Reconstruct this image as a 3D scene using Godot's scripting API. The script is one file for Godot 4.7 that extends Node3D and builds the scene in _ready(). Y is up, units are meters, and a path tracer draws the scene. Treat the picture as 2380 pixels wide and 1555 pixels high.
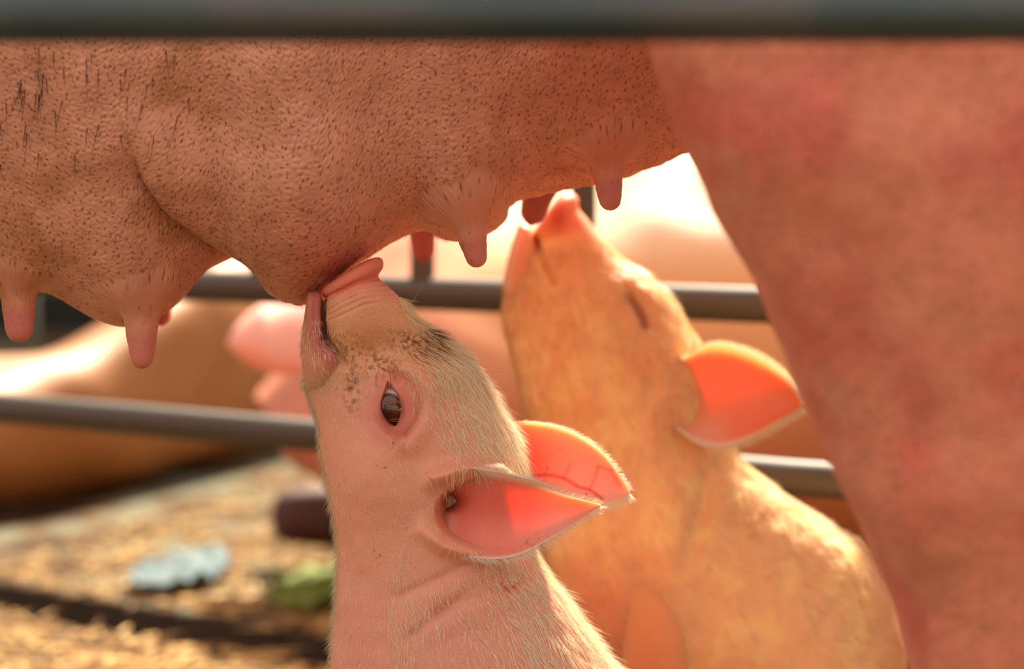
extends Node3D
# A sow suckling piglets in a farm pen, seen under the top rail of the pen.
# Shapes are lofted sections; at(px, py, depth) gives the world point that lies at that depth behind a place in the photograph.

const FOCAL := 5712.0                      # focal length in photo pixels
const EYE := Vector3(0.0, 0.40, 1.2)
const PITCH := 5.0
const FOCUS := 1.165

var right := Vector3.RIGHT
var up := Vector3.UP
var ahead := Vector3.FORWARD
var rng := RandomNumberGenerator.new()
var bumps := FastNoiseLite.new()
var broad := FastNoiseLite.new()
var M := {}


func _ready() -> void:
	# ---------- camera
	var cam := Camera3D.new()
	cam.name = "camera"
	cam.position = EYE
	cam.rotation_degrees.x = -PITCH
	cam.near = 0.05
	cam.far = 60.0
	var lens := CameraAttributesPhysical.new()
	lens.frustum_focal_length = 88.16
	lens.frustum_focus_distance = FOCUS
	lens.exposure_aperture = 4.9
	lens.frustum_near = 0.05
	lens.frustum_far = 60.0
	cam.attributes = lens
	add_child(cam)
	cam.fov = rad_to_deg(2.0 * atan(777.5 / FOCAL))
	# ---------- sky, sun, exposure
	var env := Environment.new()
	env.background_mode = Environment.BG_SKY
	var sky := Sky.new()
	var air := ProceduralSkyMaterial.new()
	air.sky_top_color = Color(0.97, 0.95, 0.93)
	air.sky_horizon_color = Color(1.0, 0.94, 0.86)
	air.ground_horizon_color = Color(0.66, 0.56, 0.46)
	air.ground_bottom_color = Color(0.46, 0.37, 0.30)
	air.sun_angle_max = 1.0
	air.sky_energy_multiplier = 1.0
	sky.sky_material = air
	env.sky = sky
	env.background_energy_multiplier = 1.4
	env.tonemap_mode = Environment.TONE_MAPPER_LINEAR
	env.tonemap_exposure = 1.0
	env.sdfgi_enabled = true
	env.ssao_enabled = true
	env.ssil_enabled = true
	var world := WorldEnvironment.new()
	world.name = "environment"
	world.environment = env
	add_child(world)
	var sun := DirectionalLight3D.new()
	sun.name = "sun"
	sun.light_color = Color(1.0, 0.95, 0.85)
	sun.light_energy = 6.0
	sun.light_angular_distance = 4.0
	sun.shadow_enabled = true
	sun.sky_mode = DirectionalLight3D.SKY_MODE_LIGHT_ONLY
	add_child(sun)
	var elev := deg_to_rad(45.0)
	var azim := deg_to_rad(15.0)               # to the right of straight behind the pen
	var to_sun := Vector3(sin(azim) * cos(elev), sin(elev), -cos(azim) * cos(elev))
	sun.look_at_from_position(to_sun * 10.0, Vector3.ZERO)
	# ---------- the rest
	rng.seed = 7
	bumps.seed = 3
	bumps.frequency = 1.0
	bumps.fractal_octaves = 3
	broad.seed = 11
	broad.frequency = 1.0
	broad.fractal_octaves = 2
	right = cam.transform.basis.x
	up = cam.transform.basis.y
	ahead = -cam.transform.basis.z
	materials()
	pen_floor()
	back_wall()
	pen_fence()
	front_rail()
	mother_sow()
	front_piglet()
	rear_piglet()
	pink_sow()
	brown_pig()
	litter()


# =====================================================================  helpers
func at(px: float, py: float, d: float) -> Vector3:
	return EYE + ahead * d + right * ((px - 1190.0) / FOCAL * d) - up * ((py - 777.5) / FOCAL * d)


func seen(v: Vector3) -> Vector3:
	var r := v - EYE
	var d := r.dot(ahead)
	return Vector3(1190.0 + r.dot(right) / d * FOCAL, 777.5 - r.dot(up) / d * FOCAL, d)


func on_floor(px: float, py: float, y := 0.0) -> Vector3:
	var r := at(px, py, 1.0) - EYE
	return EYE + r * ((y - EYE.y) / r.y)


func lin(r: float, g: float, b: float) -> Color:
	return Color(r / 255.0, g / 255.0, b / 255.0).srgb_to_linear()


func tag(o: Node, label: String, category := "", group := "", kind := "") -> void:
	if label:
		o.set_meta("label", label)
	if category:
		o.set_meta("category", category)
	if group:
		o.set_meta("group", group)
	if kind:
		o.set_meta("kind", kind)


func base(called: String, where: Vector3) -> Node3D:
	var o := Node3D.new()
	o.name = called
	o.position = where
	add_child(o, true)
	return o


static func sp(x: float, e: float) -> float:
	return signf(x) * pow(absf(x), e)


static func cr(a: float, b: float, c: float, d: float, t: float) -> float:
	var m0 := (c - a) * 0.5
	var m1 := (d - b) * 0.5
	var t2 := t * t
	var t3 := t2 * t
	return (2.0 * t3 - 3.0 * t2 + 1.0) * b + (t3 - 2.0 * t2 + t) * m0 + (3.0 * t2 - 2.0 * t3) * c + (t3 - t2) * m1


func along(st: Array, s: float) -> PackedFloat32Array:
	var n := st.size()
	var i := clampi(int(floor(s)), 0, n - 2)
	var t := s - float(i)
	var a: Array = st[maxi(i - 1, 0)]
	var b: Array = st[i]
	var c: Array = st[i + 1]
	var d: Array = st[mini(i + 2, n - 1)]
	var out := PackedFloat32Array()
	out.resize(b.size())
	for k in b.size():
		out[k] = cr(a[k], b[k], c[k], d[k], t)
	return out


func curve2(pts: Array, t: float) -> Vector2:
	var s := t * float(pts.size() - 1)
	var n := pts.size()
	var i := clampi(int(floor(s)), 0, n - 2)
	var f := s - float(i)
	var a: Vector2 = pts[maxi(i - 1, 0)]
	var b: Vector2 = pts[i]
	var c: Vector2 = pts[i + 1]
	var d: Vector2 = pts[mini(i + 2, n - 1)]
	return Vector2(cr(a.x, b.x, c.x, d.x, f), cr(a.y, b.y, c.y, d.y, f))


static func ss(a: float, b: float, x: float) -> float:
	var t := clampf((x - a) / (b - a), 0.0, 1.0)
	return t * t * (3.0 - 2.0 * t)


# distance to a polyline in photo pixels, x = distance, y = signed side (left of travel is +), z = share of the way along
static func to_line(p: Vector2, line: PackedVector2Array) -> Vector3:
	var best := 1e12
	var side := 1.0
	var way := 0.0
	var n := line.size() - 1
	for i in n:
		var a := line[i]
		var ab := line[i + 1] - a
		var ap := p - a
		var t := clampf(ap.dot(ab) / ab.length_squared(), 0.0, 1.0)
		var d := (ap - ab * t).length_squared()
		if d < best:
			best = d
			side = -signf(ab.cross(ap))
			way = (float(i) + t) / float(n)
	return Vector3(sqrt(best), side, way)


class Grid:
	var nu := 0
	var nv := 0
	var p := PackedVector3Array()
	var n := PackedVector3Array()
	var c := PackedColorArray()
	var uv := PackedVector2Array()
	var front := PackedFloat32Array()     # sine of the angle round the section, +1 towards the viewer
	var ring_u := PackedFloat32Array()
	var mid := PackedVector3Array()
	var mark := PackedByteArray()         # 1 where the skin is a teat's
	var sheet := false                    # a thin shell: outwards is judged by its front and back


# st: [Lx, Ly, Rx, Ry, depth, half depth before, half depth behind, exponent, depth added at R, density]
func loft(st: Array, nu: int, nv: int, front_share := 0.7, color := Color(0.6, 0.4, 0.3)) -> Grid:
	var g := Grid.new()
	g.nu = nu
	g.nv = nv + 1
	# even spacing along the way
	var steps := (st.size() - 1) * 12
	var cum := PackedFloat32Array([0.0])
	var was := along(st, 0.0)
	for i in range(1, steps + 1):
		var now := along(st, float(i) / 12.0)
		var m := Vector2(now[0] + now[2] - was[0] - was[2], now[1] + now[3] - was[1] - was[3]).length() * 0.5
		m += 0.35 * (Vector2(now[0] - was[0], now[1] - was[1]).length() + Vector2(now[2] - was[2], now[3] - was[3]).length())
		m += absf(now[4] - was[4]) * 3000.0 + 0.01
		cum.append(cum[-1] + m * maxf(now[9], 0.05))
		was = now
	var k := 0
	var run := 0.0
	var before := Vector3.ZERO
	var girth := 0.0
	for i in nu:
		var want := cum[-1] * float(i) / float(nu - 1)
		while k < steps - 1 and cum[k + 1] < want:
			k += 1
		var f := (want - cum[k]) / maxf(cum[k + 1] - cum[k], 1e-6)
		var s := along(st, minf((float(k) + f) / 12.0, float(st.size() - 1) - 1e-4))
		var l := at(s[0], s[1], s[4] - s[8])
		var r := at(s[2], s[3], s[4] + s[8])
		var c := (l + r) * 0.5
		var a := (r - l) * 0.5
		if i > 0:
			run += (c - before).length()
		before = c
		g.ring_u.append(run)
		g.mid.append(c)
		var e := 2.0 / maxf(s[7], 1.2)
		for j in nv + 1:
			var t := float(j) / float(nv)
			var back := (1.0 - front_share) * 0.5
			var th := 0.0
			if t < back:
				th = -PI * 0.5 * (1.0 - t / back)
			elif t > 1.0 - back:
				th = PI + PI * 0.5 * (t - 1.0 + back) / back
			else:
				th = PI * (t - back) / front_share
			var sn := sin(th)
			g.p.append(c + a * sp(cos(th), e) - ahead * (sp(sn, e) * (s[5] if sn > 0.0 else s[6])))
			g.front.append(sn)
			g.uv.append(Vector2(run, 0.0))
	# round the section the texture runs by true length, from the right edge both ways
	var j0 := int(round((1.0 - front_share) * 0.5 * float(nv)))
	for i in nu:
		var b := i * (nv + 1)
		var arc := 0.0
		for j in range(j0 + 1, nv + 1):
			arc += (g.p[b + j] - g.p[b + j - 1]).length()
			g.uv[b + j].y = arc
		arc = 0.0
		for j in range(j0 - 1, -1, -1):
			arc -= (g.p[b + j] - g.p[b + j + 1]).length()
			g.uv[b + j].y = arc
	g.c.resize(g.p.size())
	g.c.fill(color)
	g.mark.resize(g.p.size())
	normals(g)
	return g


func normals(g: Grid, wrapped := true) -> void:
	var nu := g.nu
	var nv := g.nv
	var n := PackedVector3Array()
	n.resize(g.p.size())
	var p := g.p
	var out := 0.0
	for i in nu:
		var a := maxi(i - 1, 0) * nv
		var b := mini(i + 1, nu - 1) * nv
		for j in nv:
			var l := j - 1
			var r := j + 1
			if l < 0:
				l = nv - 2 if wrapped else 0
			if r > nv - 1:
				r = 1 if wrapped else nv - 1
			var v := (p[b + j] - p[a + j]).cross(p[i * nv + r] - p[i * nv + l])
			n[i * nv + j] = v.normalized()
			if g.sheet:
				out -= v.normalized().dot(ahead) * g.front[i * nv + j]
			elif g.mid.size() and i % 4 == 0:
				out += v.dot(p[i * nv + j] - g.mid[i])
	if out < 0.0:
		for i in n.size():
			n[i] = -n[i]
	g.n = n


class Heap:
	var p := PackedVector3Array()
	var n := PackedVector3Array()
	var c := PackedColorArray()
	var uv := PackedVector2Array()
	var ix := PackedInt32Array()
	var ix2 := PackedInt32Array()


func heap_grid(h: Heap, g: Grid, origin: Vector3) -> void:
	normals(g)
	var b := h.p.size()
	var pos := PackedVector3Array()
	pos.resize(g.p.size())
	for i in g.p.size():
		pos[i] = g.p[i] - origin
	h.p.append_array(pos)
	h.n.append_array(g.n)
	h.c.append_array(g.c)
	h.uv.append_array(g.uv)
	# which way round the faces run
	var i0 := (g.nu / 2) * g.nv + g.nv / 4
	var fn := (g.p[i0 + g.nv] - g.p[i0]).cross(g.p[i0 + 1] - g.p[i0])
	var same := fn.dot(g.n[i0]) > 0.0
	var nv := g.nv
	for i in g.nu - 1:
		for j in nv - 1:
			var a := b + i * nv + j
			var quad := [a, a + 1, a + nv, a + nv, a + 1, a + nv + 1] if same else [a, a + nv, a + 1, a + nv, a + nv + 1, a + 1]
			if g.mark[a - b] == 1:
				h.ix2.append_array(quad)
			else:
				h.ix.append_array(quad)


func heap_mesh(h: Heap) -> ArrayMesh:
	var arr := []
	arr.resize(Mesh.ARRAY_MAX)
	arr[Mesh.ARRAY_VERTEX] = h.p
	arr[Mesh.ARRAY_NORMAL] = h.n
	arr[Mesh.ARRAY_COLOR] = h.c
	arr[Mesh.ARRAY_TEX_UV] = h.uv
	arr[Mesh.ARRAY_INDEX] = h.ix
	var m := ArrayMesh.new()
	m.add_surface_from_arrays(Mesh.PRIMITIVE_TRIANGLES, arr)
	if h.ix2.size():
		arr[Mesh.ARRAY_INDEX] = h.ix2
		m.add_surface_from_arrays(Mesh.PRIMITIVE_TRIANGLES, arr)
	return m


func put(called: String, h: Heap, mat: Material, parent: Node = self, where := Vector3.ZERO) -> MeshInstance3D:
	var o := MeshInstance3D.new()
	o.name = called
	o.mesh = heap_mesh(h)
	o.material_override = mat
	o.position = where
	parent.add_child(o, true)
	return o


# moves every vertex along its normal by what fn(pixel, front, point) gives
func sculpt(g: Grid, fn: Callable) -> void:
	for i in g.p.size():
		var q := seen(g.p[i])
		var m: float = fn.call(q, g.front[i], g.p[i])
		if m != 0.0:
			g.p[i] += g.n[i] * m
	normals(g)


func paint(g: Grid, fn: Callable) -> void:
	for i in g.p.size():
		g.c[i] = fn.call(seen(g.p[i]), g.front[i], g.p[i], g.c[i])


# a strand of hair: a thin three-sided tapering prism
func strand(h: Heap, root: Vector3, dir: Vector3, bend: Vector3, length: float, width: float, col: Color, segs := 3, skin := Vector3.ZERO) -> void:
	var side := dir.cross(ahead)
	if side.length_squared() < 1e-4:
		side = dir.cross(up)
	side = side.normalized()
	var other := side.cross(dir).normalized()
	var b := h.p.size()
	for k in segs + 1:
		var t := float(k) / float(segs)
		var c := root + dir * (length * t) + bend * (length * t * t)
		var w := width * (1.0 - t * 0.85)
		if k == segs:
			h.p.append(c)
			h.n.append(-ahead if skin == Vector3.ZERO else skin)
			h.c.append(col)
		else:
			for m in 3:
				var a := TAU * float(m) / 3.0
				var o := side * cos(a) + other * sin(a)
				h.p.append(c + o * w)
				h.n.append((o + skin * 0.6).normalized())
				h.c.append(col)
	for k in segs:
		for m in 3:
			var a := b + k * 3 + m
			var a2 := b + k * 3 + (m + 1) % 3
			if k == segs - 1:
				h.ix.append_array([a, a2, b + segs * 3])
			else:
				h.ix.append_array([a, a2, a + 3, a + 3, a2, a2 + 3])
	h.uv.resize(h.p.size())


# a tube through points with radii
func tube(h: Heap, pts: Array, radii: Array, sides: int, col: Color, caps := true) -> void:
	var b := h.p.size()
	var n := pts.size()
	var ref := up
	for i in n:
		var dir: Vector3 = (pts[mini(i + 1, n - 1)] - pts[maxi(i - 1, 0)]).normalized()
		var s := dir.cross(ref)
		if s.length() < 0.05:
			s = dir.cross(right)
		s = s.normalized()
		var t := s.cross(dir)
		for k in sides:
			var a := TAU * float(k) / float(sides)
			var o := s * cos(a) + t * sin(a)
			h.p.append(pts[i] + o * radii[i])
			h.n.append(o)
			h.c.append(col)
			h.uv.append(Vector2(float(k) / float(sides), float(i)))
	for i in n - 1:
		for k in sides:
			var a := b + i * sides + k
			var a2 := b + i * sides + (k + 1) % sides
			h.ix.append_array([a, a2, a + sides, a + sides, a2, a2 + sides])
	if caps:
		for e in 2:
			var c := h.p.size()
			var ring := b if e == 0 else b + (n - 1) * sides
			var dn: Vector3 = (pts[0] - pts[1]).normalized() if e == 0 else (pts[n - 1] - pts[n - 2]).normalized()
			h.p.append(pts[0] if e == 0 else pts[n - 1])
			h.n.append(dn)
			h.c.append(col)
			h.uv.append(Vector2.ZERO)
			for k in sides:
				if e == 0:
					h.ix.append_array([c, ring + (k + 1) % sides, ring + k])
				else:
					h.ix.append_array([c, ring + k, ring + (k + 1) % sides])


# a closed thin shell between two edge lines: an ear
func ear_grid(top: Array, bot: Array, dt: Array, db: Array, bowl: float, thick: float, nu: int, m: int, color: Color) -> Grid:
	var g := Grid.new()
	g.sheet = true
	g.nu = nu
	g.nv = 2 * m + 1
	for i in nu:
		var u := float(i) / float(nu - 1)
		var a := curve2(top, u)
		var b := curve2(bot, u)
		var su := u * float(dt.size() - 1)
		var iu := mini(int(su), dt.size() - 2)
		var da: float = lerpf(dt[iu], dt[iu + 1], su - float(iu))
		var dd: float = lerpf(db[iu], db[iu + 1], su - float(iu))
		var deep := bowl * pow(sin(PI * clampf(0.18 + u * 0.80, 0.0, 1.0)), 0.8)
		for j in 2 * m + 1:
			var on_back := j > m
			var v := float(j) / float(m) if not on_back else 2.0 - float(j) / float(m)
			# cosine spacing towards the rims
			v = 0.5 - 0.5 * cos(PI * v)
			var q := a.lerp(b, v)
			var hump := pow(4.0 * v * (1.0 - v), 0.62)
			var d := lerpf(da, dd, v) + deep * hump
			var th := thick * pow(clampf(4.0 * v * (1.0 - v) * 3.0, 0.0, 1.0), 0.5) * pow(clampf((1.0 - u) * 8.0, 0.0, 1.0), 0.5)
			g.p.append(at(q.x, q.y, d + (th if on_back else 0.0)))
			g.front.append(-1.0 if on_back else 1.0)
			g.uv.append(Vector2(u, v))
	g.c.resize(g.p.size())
	g.c.fill(color)
	g.mark.resize(g.p.size())
	for i in nu:
		var c := Vector3.ZERO
		for j in 2 * m:
			c += g.p[i * g.nv + j]
		g.mid.append(c / float(2 * m))
	normals(g)
	return g


func noise_image(freq: float, size: int, kind: int, seed_: int, octaves := 4) -> Image:
	var f := FastNoiseLite.new()
	f.seed = seed_
	f.frequency = freq
	f.noise_type = kind
	f.fractal_octaves = octaves
	if kind == FastNoiseLite.TYPE_CELLULAR:
		f.fractal_type = FastNoiseLite.FRACTAL_NONE
		f.cellular_return_type = FastNoiseLite.RETURN_DISTANCE2_SUB
	var im := f.get_seamless_image(size, size)
	im.convert(Image.FORMAT_L8)
	return im


func plain(col: Color, rough: float, metal := 0.0) -> StandardMaterial3D:
	var m := StandardMaterial3D.new()
	m.albedo_color = col
	m.roughness = rough
	m.metallic = metal
	return m


func coloured(rough: float, sss := 0.0) -> StandardMaterial3D:
	var m := plain(Color.WHITE, rough)
	m.vertex_color_use_as_albedo = true
	if sss > 0.0:
		m.subsurf_scatter_enabled = true
		m.subsurf_scatter_strength = sss
	return m


func materials() -> void:
	# sow skin: pitted pores with short dark roots over a fine net of creases; one tile is 0.2 m
	var size := 1024
	var net := noise_image(0.068, size, FastNoiseLite.TYPE_CELLULAR, 5)
	var soft := noise_image(0.012, size, FastNoiseLite.TYPE_SIMPLEX_SMOOTH, 9)
	var hb := net.get_data()
	var sb := soft.get_data()
	var cb := PackedByteArray()
	cb.resize(size * size * 3)
	for i in size * size:
		var x := 90 + (hb[i] * 2) / 5 + sb[i] / 8
		hb[i] = mini(x, 255)
		var tone := 222 + sb[i] / 8
		cb[i * 3] = tone
		cb[i * 3 + 1] = tone
		cb[i * 3 + 2] = tone
	var per := 54
	for gy in per:
		for gx in per:
			if rng.randf() < 0.12:
				continue
			var cx := (float(gx) + rng.randf_range(0.05, 0.95)) * float(size) / float(per)
			var cy := (float(gy) + rng.randf_range(0.05, 0.95)) * float(size) / float(per)
			var ln := rng.randf_range(2.5, 6.5)
			var wd := rng.randf_range(1.8, 3.6)
			var dark := rng.randf_range(0.1, 0.65)
			var an := rng.randf_range(-0.5, 0.5)
			var ca := cos(an)
			var sa := sin(an)
			for y in range(-11, 12):
				for x in range(-8, 9):
					var lx := (ca * float(x) + sa * float(y)) / wd
					var ly := (ca * float(y) - sa * float(x)) / ln
					var r := lx * lx + ly * ly
					if r < 3.0:
						var k := ((int(cy) + y + size) % size) * size + (int(cx) + x + size) % size
						var w := exp(-r * 1.6)
						hb[k] = int(float(hb[k]) * (1.0 - 0.75 * w))
						var w2 := exp(-r * 2.2) * dark
						cb[k * 3] = int(float(cb[k * 3]) * (1.0 - 0.55 * w2))
						cb[k * 3 + 1] = int(float(cb[k * 3 + 1]) * (1.0 - 0.72 * w2))
						cb[k * 3 + 2] = int(float(cb[k * 3 + 2]) * (1.0 - 0.8 * w2))
	var height := ImageTexture.create_from_image(Image.create_from_data(size, size, false, Image.FORMAT_L8, hb))
	var tint := ImageTexture.create_from_image(Image.create_from_data(size, size, false, Image.FORMAT_RGB8, cb))
	var m := coloured(0.52, 0.16)
	m.albedo_texture = tint
	m.heightmap_enabled = true
	m.heightmap_texture = height
	m.heightmap_scale = 0.16
	m.uv1_scale = Vector3(5.0, 5.0, 1.0)
	m.metallic_specular = 0.4
	M.sow = m
	m = coloured(0.5, 0.32)
	m.heightmap_enabled = true
	m.albedo_color = Color(0.93, 0.90, 0.88)
	m.heightmap_texture = ImageTexture.create_from_image(net)
	m.heightmap_scale = 0.025
	m.uv1_scale = Vector3(12.0, 6.0, 1.0)
	m.metallic_specular = 0.4
	M.teat = m
	# piglet skin
	var fine := ImageTexture.create_from_image(noise_image(0.06, 512, FastNoiseLite.TYPE_SIMPLEX_SMOOTH, 21))
	m = coloured(0.5, 0.22)
	m.heightmap_enabled = true
	m.heightmap_texture = fine
	m.heightmap_scale = 0.018
	m.uv1_scale = Vector3(14.0, 14.0, 1.0)
	m.metallic_specular = 0.4
	M.piglet = m
	m = coloured(0.5, 0.32)
	m.metallic_specular = 0.35
	m.backlight_enabled = true
	m.backlight = Color(0.30, 0.22, 0.19)
	M.ear = m
	m = coloured(0.42)
	m.backlight_enabled = true
	m.backlight = Color(0.5, 0.45, 0.38)
	M.hair = m
	M.bristle = coloured(0.5)
	m = coloured(0.08)
	M.eye = m
	M.far_pig = coloured(0.6, 0.1)
	# painted steel; its drifting tones stand in for reflections along the pipe
	m = plain(Color.WHITE, 0.42, 0.2)
	var gp := Gradient.new()
	gp.offsets = PackedFloat32Array([0.0, 0.42, 0.58, 1.0])
	gp.colors = PackedColorArray([Color(0.13, 0.18, 0.18), Color(0.20, 0.25, 0.24), Color(0.30, 0.28, 0.265), Color(0.35, 0.30, 0.28)])
	var np := NoiseTexture2D.new()
	np.width = 256
	np.height = 256
	np.seamless = true
	var npn := FastNoiseLite.new()
	npn.seed = 31
	npn.frequency = 0.012
	np.noise = npn
	np.color_ramp = gp
	m.albedo_texture = np
	m.uv1_triplanar = true
	m.uv1_scale = Vector3(2, 2, 2)
	M.steel = m
	m = plain(Color(0.25, 0.22, 0.185), 0.5, 0.1)
	M.rail = m
	# concrete under dirt
	var gr := Gradient.new()
	gr.offsets = PackedFloat32Array([0.16, 0.36, 0.47, 0.57, 0.68])
	gr.colors = PackedColorArray([Color(0.17, 0.105, 0.06), Color(0.27, 0.18, 0.10), Color(0.34, 0.255, 0.165), Color(0.37, 0.32, 0.235), Color(0.38, 0.375, 0.31)])
	var nt := NoiseTexture2D.new()
	nt.width = 1024
	nt.height = 1024
	nt.seamless = true
	var fn := FastNoiseLite.new()
	fn.seed = 41
	fn.frequency = 0.009
	fn.fractal_octaves = 5
	nt.noise = fn
	nt.color_ramp = gr
	m = plain(Color.WHITE, 0.85)
	m.metallic_specular = 0.2
	m.albedo_texture = nt
	m.heightmap_enabled = true
	m.heightmap_texture = ImageTexture.create_from_image(noise_image(0.03, 512, FastNoiseLite.TYPE_SIMPLEX_SMOOTH, 43))
	m.heightmap_scale = 0.2
	m.uv1_triplanar = true
	m.uv1_world_triplanar = true
	m.uv1_scale = Vector3(0.75, 0.75, 0.75)
	M.floor = m
	M.mud_and_shade = plain(Color(0.20, 0.155, 0.11), 0.9)
	M.wall = plain(Color(0.09, 0.065, 0.045), 0.9)
	M.straw = coloured(0.8)
	M.scrap = coloured(0.85)


# =====================================================================  the setting
func box_part(called: String, size: Vector3, mat: Material, parent: Node, where: Vector3, turn := 0.0) -> MeshInstance3D:
	var o := MeshInstance3D.new()
	o.name = called
	var b := BoxMesh.new()
	b.size = size
	o.mesh = b
	o.material_override = mat
	o.position = where
	o.rotation.y = turn
	parent.add_child(o, true)
	return o


func pen_floor() -> void:
	var f := base("floor", Vector3.ZERO)
	tag(f, "", "", "", "structure")
	# two concrete slabs with a dark drain between them
	var a := on_floor(0, 1388)
	var b := on_floor(760, 1522)
	var dir := (b - a).normalized()
	var turn := atan2(-dir.z, dir.x)
	var away := Vector3(dir.z, 0, -dir.x)       # to the far side
	if away.z > 0.0:
		away = -away
	var c := (a + b) * 0.5
	box_part("slab", Vector3(12, 0.12, 8), M.floor, f, c + away * (4.0 + 0.05) - Vector3(0, 0.06, 0), turn)
	box_part("slab", Vector3(12, 0.12, 5), M.floor, f, c - away * (2.5 + 0.05) - Vector3(0, 0.06, 0), turn)
	box_part("drain_shade", Vector3(12, 0.07, 0.004), M.mud_and_shade, f, c + away * 0.048 - Vector3(0, 0.036, 0), turn)  # added dark strip: paints the shade on the far slab's face
	box_part("drain", Vector3(12, 0.03, 0.12), M.mud_and_shade, f, c - Vector3(0, 0.10, 0), turn)


func back_wall() -> void:
	var w := base("wall_back", Vector3(0, 0, -3.4))
	tag(w, "", "", "", "structure")
	for i in 26:
		var h := 1.15 + 0.02 * sin(float(i) * 2.3)
		box_part("plank", Vector3(0.19, h, 0.03 + 0.008 * float(i % 3)), M.wall, w, Vector3(-2.6 + 0.2 * float(i), h * 0.5, 0))


func pen_fence() -> void:
	var lo := [at(-700, 868, 2.13), at(0, 948, 1.86), at(1850, 1112, 1.55), at(3000, 1190, 1.40)]
	var hi := [at(-700, 612, 2.13), at(0, 648, 1.86), at(1850, 712, 1.55), at(3000, 742, 1.40)]
	var top := [at(-700, 250, 2.13), at(0, 236, 1.86), at(1850, 206, 1.55), at(3000, 190, 1.40)]
	var o := base("pen_fence", Vector3.ZERO)
	tag(o, "grey steel pipe fence of two rails crossing behind the suckling piglets", "fence")
	for r in [lo, hi, top]:
		var h := Heap.new()
		var pts := []
		var rad := []
		for i in 25:
			var s := float(i) / 24.0 * 3.0
			var k := mini(int(s), 2)
			pts.append((r[k] as Vector3).lerp(r[k + 1], s - float(k)))
			rad.append(0.0115)
		tube(h, pts, rad, 24, Color.WHITE)
		put("rail", h, M.rail, o)
	for px in [235, 612, 982, 1356, 1800]:
		var t: float = float(px) / 1850.0
		t = t * 1.86 / (t * 1.86 + (1.0 - t) * 1.55)
		var a: Vector3 = (hi[1] as Vector3).lerp(hi[2], t)
		var b: Vector3 = (top[1] as Vector3).lerp(top[2], t)
		var h := Heap.new()
		tube(h, [a, a.lerp(b, 0.5), b], [0.0085, 0.0085, 0.0085], 18, Color.WHITE)
		put("upright", h, M.rail, o)
	for e in [0, 3]:
		var p: Vector3 = top[e]
		var h := Heap.new()
		tube(h, [Vector3(p.x, 0, p.z), Vector3(p.x, 0.2, p.z), Vector3(p.x, p.y + 0.05, p.z)], [0.02, 0.02, 0.02], 20, Color.WHITE)
		put("post", h, M.rail, o)


func front_rail() -> void:
	var o := base("front_rail", Vector3.ZERO)
	tag(o, "dark grey-green steel rail running across the top in front of the sow", "rail")
	var d := 0.78
	var a := at(-1500, 36, d)
	var b := at(4000, 28, d)
	var h := Heap.new()
	var pts := []
	var rad := []
	for i in 33:
		pts.append(a.lerp(b, float(i) / 32.0))
		rad.append(0.0094)
	tube(h, pts, rad, 32, Color.WHITE)
	put("pipe", h, M.steel, o)
	for p in [a, b]:
		h = Heap.new()
		tube(h, [Vector3(p.x, 0, p.z), Vector3(p.x, 0.2, p.z), Vector3(p.x, p.y + 0.03, p.z)], [0.018, 0.018, 0.018], 20, Color.WHITE)
		put("post", h, M.steel, o)


# =====================================================================  the sow
func teat(g: Grid, bx: float, by: float, tx: float, ty: float, r0: float, rt: float, flare: float) -> void:
	var best := 1e9
	var who := -1
	for i in g.p.size():
		if g.front[i] < -0.25:
			continue
		var q := seen(g.p[i])
		var m := (q.x - bx) * (q.x - bx) + (q.y - by) * (q.y - by)
		if m < best:
			best = m
			who = i
	var b := g.p[who]
	var n := g.n[who]
	var q0 := seen(b)
	var tip := at(tx, ty, q0.z)
	var d := (tip - b).normalized()
	var length := (tip - b).length()
	var turn := Quaternion(n, d)
	var hs := [1.0, 0.968, 0.895, 0.77, 0.45, 0.22, 0.08, 0.0]
	var rs := [0.0, rt * 0.52, rt * 0.84, rt * 1.01, lerpf(rt, r0, 0.6), r0, r0 * 1.4, flare]
	var us := [0.0, 0.08, 0.16, 0.25, 0.52, 0.68, 0.82, 1.0]
	for i in g.p.size():
		var v := g.p[i] - b
		var s := v.length()
		if s > flare or g.front[i] < -0.7:
			continue
		var u := s / flare
		var e := (v - n * v.dot(n))
		if e.length() < 1e-7:
			e = right
		e = turn * e.normalized()
		var k := 0
		while k < 6 and us[k + 1] < u:
			k += 1
		var f: float = (u - us[k]) / (us[k + 1] - us[k])
		var hgt := cr(hs[maxi(k - 1, 0)], hs[k], hs[k + 1], hs[mini(k + 2, 7)], f)
		var rad := cr(rs[maxi(k - 1, 0)] if k > 0 else -rs[1], rs[k], rs[k + 1], rs[mini(k + 2, 7)], f)
		rad *= 1.0 + 0.045 * sin(hgt * 46.0 + 3.0 * bumps.get_noise_3dv(g.p[i] * 160.0)) * ss(0.0, 0.2, hgt) * (1.0 - 0.6 * hgt)
		var to := b + d * (hgt * length) + e * rad
		g.p[i] = g.p[i].lerp(to, 1.0 - ss(0.72, 1.0, u))
		if hgt > 0.06:
			g.mark[i] = 1
		var pink := ss(0.25, 0.6, hgt)
		g.c[i] = g.c[i].lerp(lin(214, 128, 118), pink * 0.8)
		g.c[i] = g.c[i].lerp(lin(196, 110, 60), ss(0.95, 0.995, hgt) * 0.6)


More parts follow.
